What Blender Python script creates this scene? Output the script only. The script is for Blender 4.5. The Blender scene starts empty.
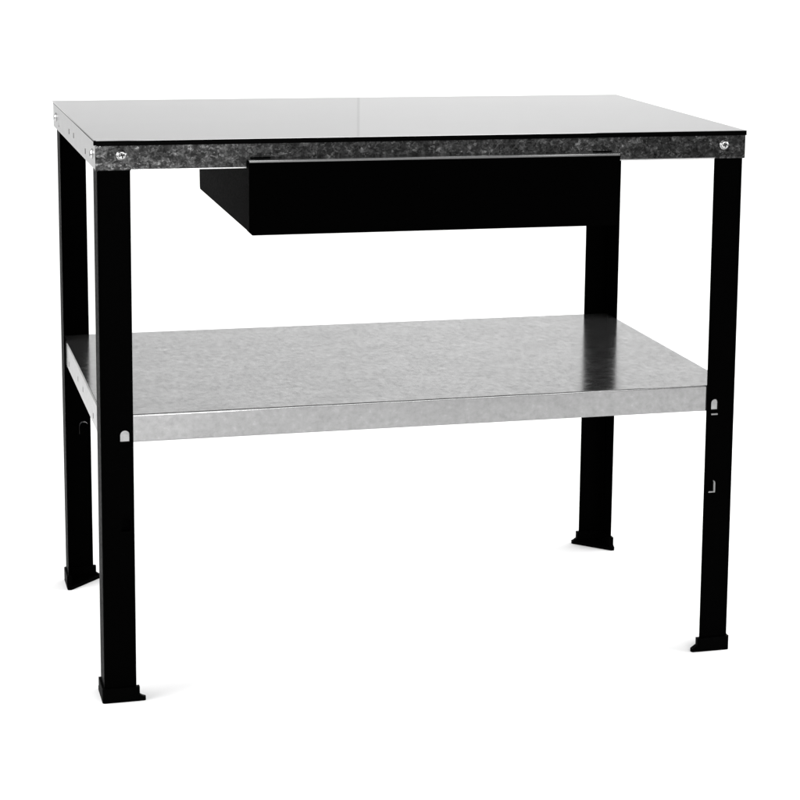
import bpy, bmesh, math
from mathutils import Vector, Matrix

scene = bpy.context.scene
COL = scene.collection

# ------------------------------------------------------------------ camera
F_PX, CX, CY = 2168.65, 489.545, 257.21          # solved from the photograph (800 px frame)
EYE = Vector((-0.38704, -3.73362, 1.42913))
YAW, PITCH, ROLL = 0.28486, -0.16368, 0.01498
fw = Vector((math.sin(YAW) * math.cos(PITCH), math.cos(YAW) * math.cos(PITCH), math.sin(PITCH)))
rt = Vector((math.cos(YAW), -math.sin(YAW), 0))
up = rt.cross(fw)
c_, s_ = math.cos(ROLL), math.sin(ROLL)
rt, up = rt * c_ + up * s_, up * c_ - rt * s_
cam = bpy.data.objects.new('camera', bpy.data.cameras.new('camera'))
COL.objects.link(cam)
m = Matrix((rt, up, -fw)).transposed().to_4x4()
m.translation = EYE
cam.matrix_world = m
cam.data.sensor_width = 36
cam.data.lens = F_PX * 36 / 800
cam.data.shift_x = (400 - CX) / 800
cam.data.shift_y = (CY - 400) / 800
cam.data.clip_start = 0.05
cam.data.clip_end = 200
scene.camera = cam

# ------------------------------------------------------------------ world, lamps, exposure
world = bpy.data.worlds.new('World')
scene.world = world
world.use_nodes = True
world.node_tree.nodes['Background'].inputs[0].default_value = (1, 1, 1, 1)
world.node_tree.nodes['Background'].inputs[1].default_value = 0.55
scene.view_settings.view_transform = 'Standard'
scene.view_settings.look = 'None'
scene.view_settings.exposure = 0.0
scene.view_settings.gamma = 1.0


def softbox(name, loc, target, sx, sy, watts):
    l = bpy.data.lights.new(name, 'AREA')
    l.shape = 'RECTANGLE'
    l.size, l.size_y, l.energy = sx, sy, watts
    o = bpy.data.objects.new(name, l)
    COL.objects.link(o)
    o.location = loc
    o.rotation_euler = (Vector(target) - Vector(loc)).to_track_quat('-Z', 'Y').to_euler()
    return o


softbox('overhead_softbox', (1.0, 0.4, 4.2), (0.8, 0.6, 0), 6.0, 5.0, 40)
softbox('backdrop_softbox', (3.6, 2.0, 4.2), (3.0, 5.0, 1.2), 5.0, 1.5, 120)
softbox('side_softbox', (-2.3, 0.1, 1.7), (0.6, 0.3, 0.0), 2.8, 1.6, 94)
softbox('side_softbox', (3.5, 0.1, 1.7), (0.6, 0.3, 0.0), 2.8, 1.6, 94)
softbox('front_softbox', (1.1, -3.4, 2.6), (0.7, 0.2, 0.0), 3.4, 1.0, 75)
softbox('low_fill', (0.15, -2.9, 0.45), (0.05, 0, 0.7), 0.5, 0.5, 12)  # added lamp, brightens the left end of the front apron


# ------------------------------------------------------------------ materials
def new_mat(name):
    mt = bpy.data.materials.new(name)
    mt.use_nodes = True
    nt = mt.node_tree
    return mt, nt, nt.nodes['Principled BSDF']


def nd(nt, kind, **kw):
    n = nt.nodes.new(kind)
    for k, v in kw.items():
        setattr(n, k, v)
    return n


def coords(nt, scale):
    tc = nd(nt, 'ShaderNodeTexCoord')
    mp = nd(nt, 'ShaderNodeMapping')
    mp.inputs['Scale'].default_value = scale
    nt.links.new(tc.outputs['Object'], mp.inputs['Vector'])
    return mp.outputs['Vector']


def noise(nt, scale_vec, scale, detail=3, rough=0.5):
    n = nd(nt, 'ShaderNodeTexNoise')
    n.inputs['Scale'].default_value = scale
    n.inputs['Detail'].default_value = detail
    n.inputs['Roughness'].default_value = rough
    nt.links.new(coords(nt, scale_vec), n.inputs['Vector'])
    return n.outputs['Fac']


def voro(nt, scale_vec, scale):
    n = nd(nt, 'ShaderNodeTexVoronoi')
    n.inputs['Scale'].default_value = scale
    nt.links.new(coords(nt, scale_vec), n.inputs['Vector'])
    return n


def ramp(nt, fac, stops):
    r = nd(nt, 'ShaderNodeValToRGB')
    els = r.color_ramp.elements
    while len(els) < len(stops):
        els.new(0.5)
    for e, (p, v) in zip(els, stops):
        e.position = p
        e.color = (v, v, v, 1)
    nt.links.new(fac, r.inputs['Fac'])
    return r.outputs['Color']


def mul(nt, a, b):
    n = nd(nt, 'ShaderNodeMix', data_type='RGBA', blend_type='MULTIPLY')
    n.inputs['Factor'].default_value = 1
    nt.links.new(a, n.inputs['A'])
    nt.links.new(b, n.inputs['B'])
    return n.outputs['Result']


def bump(nt, bsdf, fac, strength, dist):
    b = nd(nt, 'ShaderNodeBump')
    b.inputs['Strength'].default_value = strength
    b.inputs['Distance'].default_value = dist
    nt.links.new(fac, b.inputs['Height'])
    nt.links.new(b.outputs['Normal'], bsdf.inputs['Normal'])


def mat_black(name, base, rough, spec):
    mt, nt, p = new_mat(name)
    p.inputs['Base Color'].default_value = (base, base, base, 1)
    p.inputs['Specular IOR Level'].default_value = spec
    f = noise(nt, (1, 1, 1), 240, 2)
    nt.links.new(ramp(nt, f, [(0.3, rough - 0.06), (0.7, rough + 0.06)]), p.inputs['Roughness'])
    bump(nt, p, f, 0.08, 0.0006)
    return mt


def mat_top():
    mt, nt, p = new_mat('smooth_sheet_steel')
    p.inputs['Metallic'].default_value = 1
    p.inputs['Specular Tint'].default_value = (0.56, 0.56, 0.56, 1)
    f = noise(nt, (1.2, 3, 1), 1.6, 4)
    nt.links.new(ramp(nt, f, [(0.25, 0.43), (0.75, 0.48)]), p.inputs['Base Color'])
    bump(nt, p, noise(nt, (3, 3, 3), 3, 2), 0.06, 0.0008)
    g = noise(nt, (6, 160, 1), 4, 3)
    nt.links.new(ramp(nt, g, [(0.3, 0.018), (0.7, 0.035)]), p.inputs['Roughness'])
    return mt


def mat_shelf():
    mt, nt, p = new_mat('brushed_galvanized_steel')
    p.inputs['Metallic'].default_value = 0.94
    fine = noise(nt, (36, 25, 40), 2.6, 3, 0.7)
    streak = noise(nt, (14, 22, 30), 3.0, 4, 0.65)
    blot = noise(nt, (4, 7, 9), 2.2, 4, 0.6)
    tex = mul(nt, ramp(nt, streak, [(0.3, 0.93), (0.7, 1.0)]), ramp(nt, fine, [(0.28, 0.80), (0.5, 0.93), (0.62, 0.98), (0.75, 1.14)]))
    tex = mul(nt, tex, ramp(nt, blot, [(0.3, 0.93), (0.7, 1.0)]))
    for sock, val in (('Base Color', 0.34), ('Specular Tint', 0.88)):
        g = nd(nt, 'ShaderNodeRGB')
        g.outputs[0].default_value = (val, val, val, 1)
        nt.links.new(mul(nt, tex, g.outputs[0]), p.inputs[sock])
    nt.links.new(ramp(nt, streak, [(0.3, 0.12), (0.75, 0.20)]), p.inputs['Roughness'])
    bump(nt, p, fine, 0.03, 0.0005)
    return mt


def mat_apron_side():
    mt, nt, p = new_mat('plain_zinc_steel')
    p.inputs['Metallic'].default_value = 1
    p.inputs['Specular Tint'].default_value = (0.70, 0.70, 0.70, 1)
    f = noise(nt, (8, 8, 8), 5, 4)
    nt.links.new(ramp(nt, f, [(0.3, 0.50), (0.7, 0.56)]), p.inputs['Base Color'])
    p.inputs['Roughness'].default_value = 0.25
    return mt


def mat_spangle():
    mt, nt, p = new_mat('dark_spangled_zinc')
    p.inputs['Metallic'].default_value = 1
    warp = nd(nt, 'ShaderNodeTexNoise')
    warp.inputs['Scale'].default_value = 90
    warp.inputs['Detail'].default_value = 3
    base = coords(nt, (1, 1, 1.2))
    nt.links.new(base, warp.inputs['Vector'])
    add = nd(nt, 'ShaderNodeMix', data_type='VECTOR')
    add.inputs['Factor'].default_value = 0.022
    nt.links.new(base, add.inputs['A'])
    nt.links.new(warp.outputs['Color'], add.inputs['B'])
    v = nd(nt, 'ShaderNodeTexVoronoi')
    v.inputs['Scale'].default_value = 210
    nt.links.new(add.outputs['Result'], v.inputs['Vector'])
    sep = nd(nt, 'ShaderNodeSeparateColor')
    nt.links.new(v.outputs['Color'], sep.inputs['Color'])
    cells = ramp(nt, sep.outputs[0], [(0.0, 0.35), (0.6, 0.8), (0.88, 1.2), (1.0, 2.2)])
    cloud = ramp(nt, noise(nt, (1, 1, 1), 85, 6, 0.75), [(0.34, 0.024), (0.52, 0.050), (0.74, 0.16)])
    broad = ramp(nt, noise(nt, (1, 1, 1), 7, 2), [(0.35, 0.7), (0.65, 1.2)])
    nt.links.new(mul(nt, mul(nt, cells, cloud), broad), p.inputs['Base Color'])
    nt.links.new(ramp(nt, sep.outputs[1], [(0.0, 0.24), (1.0, 0.5)]), p.inputs['Roughness'])
    bump(nt, p, sep.outputs[2], 0.5, 0.0006)
    return mt


def mat_plain_metal(name, base, rough):
    mt, nt, p = new_mat(name)
    p.inputs['Metallic'].default_value = 1
    f = noise(nt, (1, 1, 1), 300, 3)
    nt.links.new(ramp(nt, f, [(0.3, base * 0.85), (0.7, base)]), p.inputs['Base Color'])
    p.inputs['Roughness'].default_value = rough
    return mt


def mat_floor():
    """White paper; a tone step and dark line are added for the table top to reflect."""
    mt, nt, p = new_mat('white_studio_paper')
    f = noise(nt, (1, 1, 1), 3, 4)
    tc = nd(nt, 'ShaderNodeTexCoord')
    sx = nd(nt, 'ShaderNodeSeparateXYZ')
    nt.links.new(tc.outputs['Object'], sx.inputs[0])
    mr = nd(nt, 'ShaderNodeMapRange')
    mr.inputs['From Min'].default_value = REFLECT_LINE_X - 0.5
    mr.inputs['From Max'].default_value = REFLECT_LINE_X + 0.5
    nt.links.new(sx.outputs['X'], mr.inputs['Value'])
    reflect_tone = ramp(nt, mr.outputs[0], [(0.0, 0.97), (0.493, 0.97), (0.495, 0.87), (0.503, 0.87), (0.505, 1.0), (1.0, 1.0)])  # invented line and tone step, only to show in the top's reflection
    nt.links.new(mul(nt, ramp(nt, f, [(0.3, 0.89), (0.7, 0.90)]), reflect_tone), p.inputs['Base Color'])
    p.inputs['Roughness'].default_value = 0.9
    p.inputs['Specular IOR Level'].default_value = 0.1
    return mt


REFLECT_LINE_X = 1.597
M_LEG = mat_black('black_powder_coat', 0.0003, 0.42, 0.005)
M_DRAWER = mat_black('black_drawer_paint', 0.0004, 0.48, 0.0015)
M_LIP = mat_plain_metal('lip_sheen_metal', 0.26, 0.25)  # pale metal stands in for the sheen along the drawer's top edge
M_CAP = mat_black('black_foot_plastic', 0.0004, 0.5, 0.008)
M_EDGE = mat_black('black_edge', 0.0004, 0.35, 0.012)
M_TOP = mat_top()
M_SHELF = mat_shelf()
M_SIDE = mat_apron_side()
M_FRONT = mat_spangle()
M_BOLT = mat_plain_metal('bright_zinc_bolt', 0.5, 0.2)
M_CROSS = mat_black('bolt_cross_shade', 0.01, 0.5, 0.2)
M_BARE = mat_plain_metal('bare_cut_steel', 0.28, 0.35)
M_RIM = mat_plain_metal('lit_zinc_rim', 0.9, 0.4)
M_RIM.node_tree.nodes['Principled BSDF'].inputs['Metallic'].default_value = 0.2
M_HEM = mat_plain_metal('hem_highlight_steel', 0.7, 0.3)
M_FLOOR = mat_floor()

# ------------------------------------------------------------------ dimensions (metres)
W, D, H = 1.2, 0.7404, 1.0110
ZA = 0.9582                     # apron bottom
INS, T = 0.0024, 0.0025         # leg set back behind the apron, leg steel thickness
FL, SF = 0.0568, 0.0590         # leg flange widths: front/back, side
ZS, LS = 0.5258, 0.0500         # shelf top, shelf lip height
BASE = Vector((W / 2, D / 2, 0))


# ------------------------------------------------------------------ mesh helpers
def shade(me, smooth):
    """Bends and rims smooth, broad panels flat."""
    if not smooth:
        me.set_sharp_from_angle(angle=math.radians(32))
    for f in me.polygons:
        f.use_smooth = smooth or f.area < 0.002


def link(name, bm, mat, parent=None, smooth=False):
    bmesh.ops.recalc_face_normals(bm, faces=bm.faces)
    me = bpy.data.meshes.new(name)
    off = BASE if parent is not None else Vector((0, 0, 0))
    for v in bm.verts:
        if parent is not None:      # the top is a touch wider at the back than at the front
            k = 0.0052 * v.co.z / H + (0.0058 if v.co.z > 0.945 and name != 'leg' else 0.0)
            v.co.x += k * (v.co.x - W / 2) * (v.co.y / D)
        v.co -= off
    bm.to_mesh(me)
    bm.free()
    me.materials.append(mat)
    shade(me, smooth)
    o = bpy.data.objects.new(name, me)
    COL.objects.link(o)
    if parent is not None:
        o.parent = parent
    return o


def box(bm, x0, x1, y0, y1, z0, z1, bev=0.0, seg=2):
    r = bmesh.ops.create_cube(bm, size=1.0)
    vs = r['verts']
    for v in vs:
        v.co = Vector(((x0 + x1) / 2 + v.co.x * (x1 - x0), (y0 + y1) / 2 + v.co.y * (y1 - y0),
                       (z0 + z1) / 2 + v.co.z * (z1 - z0)))
    if bev > 0:
        es = list({e for v in vs for e in v.link_edges})
        bmesh.ops.bevel(bm, geom=es, offset=bev, segments=seg, affect='EDGES', profile=0.5)
    return bm


def prism(bm, pts, place, a, b):
    """Polygon pts (u, v) swept from a to b; place(u, v, w) gives the point."""
    lo = [bm.verts.new(place(u, v, a)) for u, v in pts]
    hi = [bm.verts.new(place(u, v, b)) for u, v in pts]
    n = len(pts)
    bm.faces.new(lo)
    bm.faces.new(hi[::-1])
    for i in range(n):
        j = (i + 1) % n
        bm.faces.new((lo[i], hi[i], hi[j], lo[j]))


def arc(cx, cy, r, a0, a1, n):
    return [(cx + r * math.cos(math.radians(a0 + (a1 - a0) * i / n)),
             cy + r * math.sin(math.radians(a0 + (a1 - a0) * i / n))) for i in range(n + 1)]


def lathe(bm, prof, place, n=28):
    """prof: (radius, height) pairs; place(x, y, h)."""
    rings = []
    for r, h in prof:
        if r < 1e-6:
            rings.append([bm.verts.new(place(0, 0, h))])
        else:
            rings.append([bm.verts.new(place(r * math.cos(2 * math.pi * k / n), r * math.sin(2 * math.pi * k / n), h))
                          for k in range(n)])
    for A, B in zip(rings, rings[1:]):
        for k in range(n):
            l = (k + 1) % n
            if len(A) == 1:
                bm.faces.new((A[0], B[k], B[l]))
            elif len(B) == 1:
                bm.faces.new((A[k], B[0], A[l]))
            else:
                bm.faces.new((A[k], B[k], B[l], A[l]))


def cut(o, cutter_bm):
    """Boolean difference, baked into the object's own mesh."""
    bmesh.ops.recalc_face_normals(cutter_bm, faces=cutter_bm.faces)
    me = bpy.data.meshes.new('cutter')
    if o.parent is not None:
        for v in cutter_bm.verts:
            v.co -= BASE
    cutter_bm.to_mesh(me)
    cutter_bm.free()
    k = bpy.data.objects.new('cutter', me)
    COL.objects.link(k)
    md = o.modifiers.new('cut', 'BOOLEAN')
    md.operation = 'DIFFERENCE'
    md.solver = 'EXACT'
    md.object = k
    if o.parent is not None:
        k.parent = o.parent
    dg = bpy.context.evaluated_depsgraph_get()
    new = bpy.data.meshes.new_from_object(o.evaluated_get(dg))
    o.modifiers.clear()
    old = o.data
    nm = old.name
    o.data = new
    bpy.data.meshes.remove(old)
    new.name = nm
    shade(new, False)
    bpy.data.objects.remove(k)
    bpy.data.meshes.remove(me)


def arch(x, z0, z1, hw, n=8):
    """Round-topped slot outline in the x-z plane."""
    return [(x - hw, z0), (x + hw, z0)] + arc(x, z1 - hw, hw, 0, 180, n)


# ------------------------------------------------------------------ the setting: white studio sweep
bm = bmesh.new()
YB, R = 5.0, 1.2
prof = [(-14.0, 0.0), (-4.0, 0.0), (0.0, 0.0), (2.0, 0.0)]
prof += [(YB - R + R * math.sin(math.radians(a)), R - R * math.cos(math.radians(a))) for a in range(0, 91, 5)]
prof += [(YB, 3.0), (YB, 6.0)]
L = [bm.verts.new((-14, y, z)) for y, z in prof]
Rr = [bm.verts.new((16, y, z)) for y, z in prof]
for i in range(len(prof) - 1):
    bm.faces.new((L[i], Rr[i], Rr[i + 1], L[i + 1]))
floor = link('studio_floor', bm, M_FLOOR, smooth=True)
floor['kind'] = 'structure'

# ------------------------------------------------------------------ the work table
table = bpy.data.objects.new('work_table', None)
COL.objects.link(table)
table.location = BASE
table['label'] = 'black legged steel work table with drawer and galvanized lower shelf'
table['category'] = 'work table'

# table top: thin smooth sheet; black strips stand in for the shade under its edges
bm = bmesh.new()
box(bm, -0.002, W + 0.0008, -0.0035, D + 0.003, 1.0092, H, 0.0006, 2)
link('table_top', bm, M_TOP, table)
bm = bmesh.new()
prism(bm, [(-0.0048, 1.0026), (-0.0048, 1.0100), (-0.0044, 1.0106), (-0.0037, 1.0106), (-0.0037, 1.0090), (0.012, 1.0090), (0.012, 1.0020), (-0.0042, 1.0020)],
      lambda u, v, w: (w, u, v), 0.0013, W + 0.0004)
link('edge_shade', bm, M_EDGE, table)
for x0 in (-0.0004, W - 0.0036):
    bm = bmesh.new()
    box(bm, x0, x0 + 0.004, 0.0122, D - 0.001, 1.0066, 1.0090)
    link('edge_shade', bm, M_EDGE, table)  # black bar for the dark gap between top and side apron
bm = bmesh.new()
box(bm, -0.0036, 0.0012, -0.0052, -0.0006, 1.0030, 1.0116, 0.0012, 2)
link('corner_cap', bm, M_EDGE, table)


# aprons
def apron_profile(zt, zb, t, ret):
    """Folded sheet seen from its end: (depth inward, z)."""
    r = 0.003
    return ([(0, zt), (0, zb + r)] + arc(r, zb + r, r, 180, 270, 5)[1:] + [(ret, zb), (ret, zb + t), (r, zb + t)]
            + arc(r, zb + r, r - t, 270, 180, 5)[1:] + [(t, zt)])


bm = bmesh.new()
prism(bm, apron_profile(1.0018, ZA, 0.0014, 0.014), lambda u, v, w: (w, u, v), -0.0003, W + 0.0002)
front = link('front_apron', bm, M_FRONT, table)
bm = bmesh.new()
box(bm, 0.060, W - 0.060, -0.0010, 0.0006, ZA + 0.0004, ZA + 0.0026, 0.0004, 1)
link('hem_highlight', bm, M_HEM, front)  # brighter strip paints the lit edge of the apron's bottom fold
bm = bmesh.new()
prism(bm, apron_profile(1.0018, ZA, 0.0014, 0.014), lambda u, v, w: (w, D - u, v), 0.0016, W - 0.0016)
link('back_apron', bm, M_FRONT, table)
for sx in (1, -1):
    bm = bmesh.new()
    fx = (lambda u: u) if sx > 0 else (lambda u: W - u)
    prism(bm, apron_profile(1.0064, ZA, 0.0014, 0.0022), lambda u, v, w: (fx(u), w, v), 0.0018, D)
    sa = link('side_apron', bm, M_SIDE, table)
    cb = bmesh.new()
    for y, z in ((0.634, 0.974), (0.436, 0.981), (0.354, 0.982), (0.158, 0.975)):
        xs = sorted((fx(-0.012), fx(0.008)))
        box(cb, xs[0], xs[1], y - 0.007, y + 0.007, z - 0.005, z + 0.005)
    cut(sa, cb)


# bolts
def bolt(place):
    bm = bmesh.new()
    lathe(bm, [(0, 0.0), (0.0092, 0.0), (0.0094, 0.0008), (0.0090, 0.0018), (0.0078, 0.0022), (0.0074, 0.0034),
               (0.0064, 0.0048), (0.0046, 0.0054), (0, 0.0055)], place)
    b = link('bolt', bm, M_BOLT, table, True)
    bm = bmesh.new()
    for a in (0.25, 0.25 + math.pi / 2):
        ca, sa_ = math.cos(a), math.sin(a)
        pts = [(-0.0048, -0.0011), (0.0048, -0.0011), (0.0048, 0.0011), (-0.0048, 0.0011)]
        h = 0.0063 if a < 1 else 0.0064
        prism(bm, [(x * ca - y * sa_, x * sa_ + y * ca) for x, y in pts], lambda u, v, w: place(u, v, w), 0.003, h - 0.0006)
    link('cross_shade', bm, M_CROSS, b)  # raised black bars paint the shade of a cross slot
    return b


for x, z in ((0.0445, 0.9852), (1.1578, 0.9845)):
    bolt(lambda u, v, h, x=x, z=z: (x + u, -h, z + v))
for y in (0.690, 0.052):
    for sx in (1, -1):
        bolt(lambda u, v, h, y=y, sx=sx: ((-h * 0.7 if sx > 0 else W + h * 0.7), y + u, 0.983 + v))


# legs
def leg(sx, sy):
    fx = (lambda x: INS + x) if sx > 0 else (lambda x: W - INS - x)
    fy = (lambda y: INS + y) if sy > 0 else (lambda y: D - INS - y)
    R0 = 0.004
    prof = ([(FL, 0), (FL, T)] + arc(R0, R0, R0 - T, 270, 180, 4) + [(T, SF), (0, SF)] + arc(R0, R0, R0, 180, 270, 6))
    bm = bmesh.new()
    prism(bm, prof, lambda u, v, w: (fx(u), fy(v), w), 0.004, 0.995)
    o = link('leg', bm, M_LEG, table)
    cx = 0.0420 if sx > 0 else 0.0405
    hw = 0.0082 if sx > 0 else 0.0072
    cb = bmesh.new()
    prism(cb, arch(cx, 0.4776, 0.4985, hw), lambda u, v, w: (fx(u), fy(w), v), -0.01, 0.012)
    prism(cb, arch(cx, 0.3150, 0.3400, hw), lambda u, v, w: (fx(u), fy(w), v), -0.01, 0.012)
    cut(o, cb)
    # small pressed lip below the upper slot
    bm = bmesh.new()
    x0, x1 = sorted((fx(cx - hw + 0.001), fx(cx + hw)))
    y0, y1 = sorted((fy(-0.0016), fy(0.0004)))
    box(bm, x0, x1, y0, y1, 0.4680, 0.4712, 0.0005, 1)
    link('slot_lip', bm, M_BARE if sx < 0 else M_LEG, o)
    # tongue pressed inward at the lower slot: round-topped cup, caught light painted pale on its rim, black at front left
    bm = bmesh.new()
    outer = arch(cx, 0.3142, 0.3408, hw + 0.0008)
    inner = arch(cx, 0.3150, 0.3400, hw)
    d0, d1 = 0.0004, 0.0115
    vo = [[bm.verts.new((fx(u), fy(d), v)) for u, v in outer] for d in (d0, d1)]
    vi = [[bm.verts.new((fx(u), fy(d), v)) for u, v in inner] for d in (d0, d1)]
    n = len(outer)
    for i in range(n):
        j = (i + 1) % n
        bm.faces.new((vo[0][i], vo[1][i], vo[1][j], vo[0][j]))
        bm.faces.new((vi[0][i], vi[0][j], vi[1][j], vi[1][i]))
        bm.faces.new((vo[0][i], vo[0][j], vi[0][j], vi[0][i]))
        bm.faces.new((vo[1][i], vi[1][i], vi[1][j], vo[1][j]))
    link('slot_rim', bm, M_LEG if (sx, sy) == (1, 1) else M_RIM, o)
    bm = bmesh.new()
    prism(bm, arch(cx, 0.3140, 0.3409, hw + 0.0009), lambda u, v, w: (fx(u), fy(w), v), 0.0116, 0.0124)
    link('slot_tongue', bm, M_LEG, o)
    # plastic foot: L-shaped shoe with rounded ends on its base
    bm = bmesh.new()
    g = 0.0038
    e = 0.0055
    shoe = [(FL + e, -g), (FL + e, T + g), (T + g, T + g), (T + g, SF + e), (-g, SF + e)] + arc(-g + 0.005, -g + 0.005, 0.005, 180, 270, 5)
    prism(bm, shoe, lambda u, v, w: (fx(u), fy(v), w), 0.0, 0.0270)
    q = e + 0.0112
    plate = arc(-g + 0.005, -g + 0.005, 0.005, 180, 270, 5) + arc(FL + q - 0.004, -g + 0.004, 0.004, 270, 360, 4) + [
        (FL + q, T + g - 0.002), (FL + q - 0.004, T + g + 0.002), (T + g + 0.002, SF + q - 0.004), (T + g - 0.002, SF + q)] + arc(-g + 0.004, SF + q - 0.004, 0.004, 90, 180, 4)
    prism(bm, [(u * 0.998 + 0.0001, v * 0.998 + 0.0001) for u, v in plate], lambda u, v, w: (fx(u), fy(v), w), 0.0002, 0.0072)
    wedge = [(0, 0.0070), (0.0085, 0.0070), (0.0, 0.0125)]
    prism(bm, wedge, lambda u, v, w: (fx(FL + e - 0.0008 + u), fy(w), v + 0.0002), -g + 0.0006, T + g - 0.0006)
    prism(bm, wedge, lambda u, v, w: (fx(w), fy(SF + e - 0.0008 + u), v + 0.0002), -g + 0.0006, T + g - 0.0006)
    link('foot_cap', bm, M_CAP, o)
    return o


for sx in (1, -1):
    for sy in (1, -1):
        leg(sx, sy)

# lower shelf: one folded tray
i2 = INS + T + 0.0008
ZB = ZS - LS


def tray_ring(bm, inset, z, rc=0.0040):
    """One level of the tray: a rectangle with rounded corners, inset from its outside."""
    r = max(rc - inset, 0.0006)
    x0, x1, y0, y1 = i2 + inset, W - i2 - inset, i2 + inset, D - i2 - inset
    pts = (arc(x0 + r, y0 + r, r, 180, 270, 5) + arc(x1 - r, y0 + r, r, 270, 360, 5)
           + arc(x1 - r, y1 - r, r, 0, 90, 5) + arc(x0 + r, y1 - r, r, 90, 180, 5))
    return [bm.verts.new((x, y, z)) for x, y in pts]


t_, rt_, rb_ = 0.0012, 0.0030, 0.0020
sec = [(0.012, ZB)] + [(rb_ + rb_ * math.cos(a), ZB + rb_ + rb_ * math.sin(a)) for a in [math.radians(d) for d in (270, 247, 225, 202, 180)]]
sec += [(rt_ + rt_ * math.cos(a), ZS - rt_ + rt_ * math.sin(a)) for a in [math.radians(180 - 11.25 * k) for k in range(9)]]
inn = [(rt_ + (rt_ - t_) * math.cos(a), ZS - rt_ + (rt_ - t_) * math.sin(a)) for a in [math.radians(90 + 22.5 * k) for k in range(5)]]
inn += [(rb_ + (rb_ - t_) * math.cos(a), ZB + rb_ + (rb_ - t_) * math.sin(a)) for a in [math.radians(d) for d in (180, 225, 270)]]
inn += [(0.012, ZB + t_)]
bm = bmesh.new()
rings = [tray_ring(bm, u, z) for u, z in sec]
rin = [tray_ring(bm, u, z) for u, z in inn]


def loft(bm, A, B):
    n = len(A)
    for k in range(n):
        l = (k + 1) % n
        bm.faces.new((A[k], A[l], B[l], B[k]))


for A, B in zip(rings, rings[1:]):
    loft(bm, A, B)
bm.faces.new(rings[-1])
for A, B in zip(rin, rin[1:]):
    loft(bm, A, B)
bm.faces.new(rin[0])
loft(bm, rin[-1], rings[0])
shelf = link('shelf', bm, M_SHELF, table)
cb = bmesh.new()
for y, z in ((0.612, 0.490), (0.429, 0.500), (0.337, 0.4995), (0.157, 0.491)):
    for x in (i2, W - i2):
        box(cb, x - 0.004, x + 0.004, y - 0.004, y + 0.004, z - 0.005, z + 0.005)
cut(shelf, cb)

# drawer under the top
DX0, DX1, DZ0, DZ1, DY = 0.2608, 0.9450, 0.8428, 0.9722, -0.0250
drawer = bpy.data.objects.new('drawer', None)
COL.objects.link(drawer)
drawer.parent = table
FY = -0.0022
bm = bmesh.new()
cc = 0.006
face = [(DX0, DZ1), (DX0, DZ0 + cc), (DX0 + cc, DZ0), (DX1 - 0.001, DZ0), (DX1, DZ0 + 0.001), (DX1, DZ1)]
prism(bm, face, lambda u, v, w: (u, w, v), DY, FY)
link('front_panel', bm, M_DRAWER, drawer)
bm = bmesh.new()
lip = [(DY - 0.0012, DZ1 - 0.001), (DY - 0.0012, DZ1 + 0.0020), (DY - 0.0004, DZ1 + 0.0029), (FY - 0.0004, DZ1 + 0.0030), (FY - 0.0004, DZ1 + 0.0002), (DY, DZ1 + 0.0002)]
prism(bm, lip, lambda u, v, w: (w, u, v), DX0 + 0.001, DX1 - 0.001)
link('top_lip', bm, M_LIP, drawer)
for x0, x1 in ((0.268, 0.303), (0.900, 0.936)):
    bm = bmesh.new()
    box(bm, x0, x1, FY - 0.0002, 0.0002, 0.9754, 0.9774)
    link('catch', bm, M_DRAWER, drawer)
for x in (DX0 + 0.0012, DX1 - 0.0026):
    bm = bmesh.new()
    ss = [(FY, 0.955), (FY, DZ0 + 0.0055), (0.536, DZ0 + 0.0085), (0.541, DZ0 + 0.0125), (0.541, 0.955)]
    prism(bm, ss, lambda u, v, w: (w, u, v), x, x + 0.0014)
    link('side_panel', bm, M_DRAWER, drawer)
bm = bmesh.new()
box(bm, DX0 + 0.0028, DX1 - 0.0028, FY + 0.002, 0.5385, DZ0 + 0.0105, DZ0 + 0.0120)
link('bottom_panel', bm, M_DRAWER, drawer)
bm = bmesh.new()
box(bm, DX0 + 0.0028, DX1 - 0.0028, 0.5387, 0.5401, DZ0 + 0.0128, 0.954)
link('back_panel', bm, M_DRAWER, drawer)
for x0 in (DX0 - 0.0, DX1 - 0.006):
    bm = bmesh.new()
    box(bm, x0, x0 + 0.006, 0.016, D - 0.02, 0.962, 1.004)
    link('runner', bm, M_BARE, drawer)
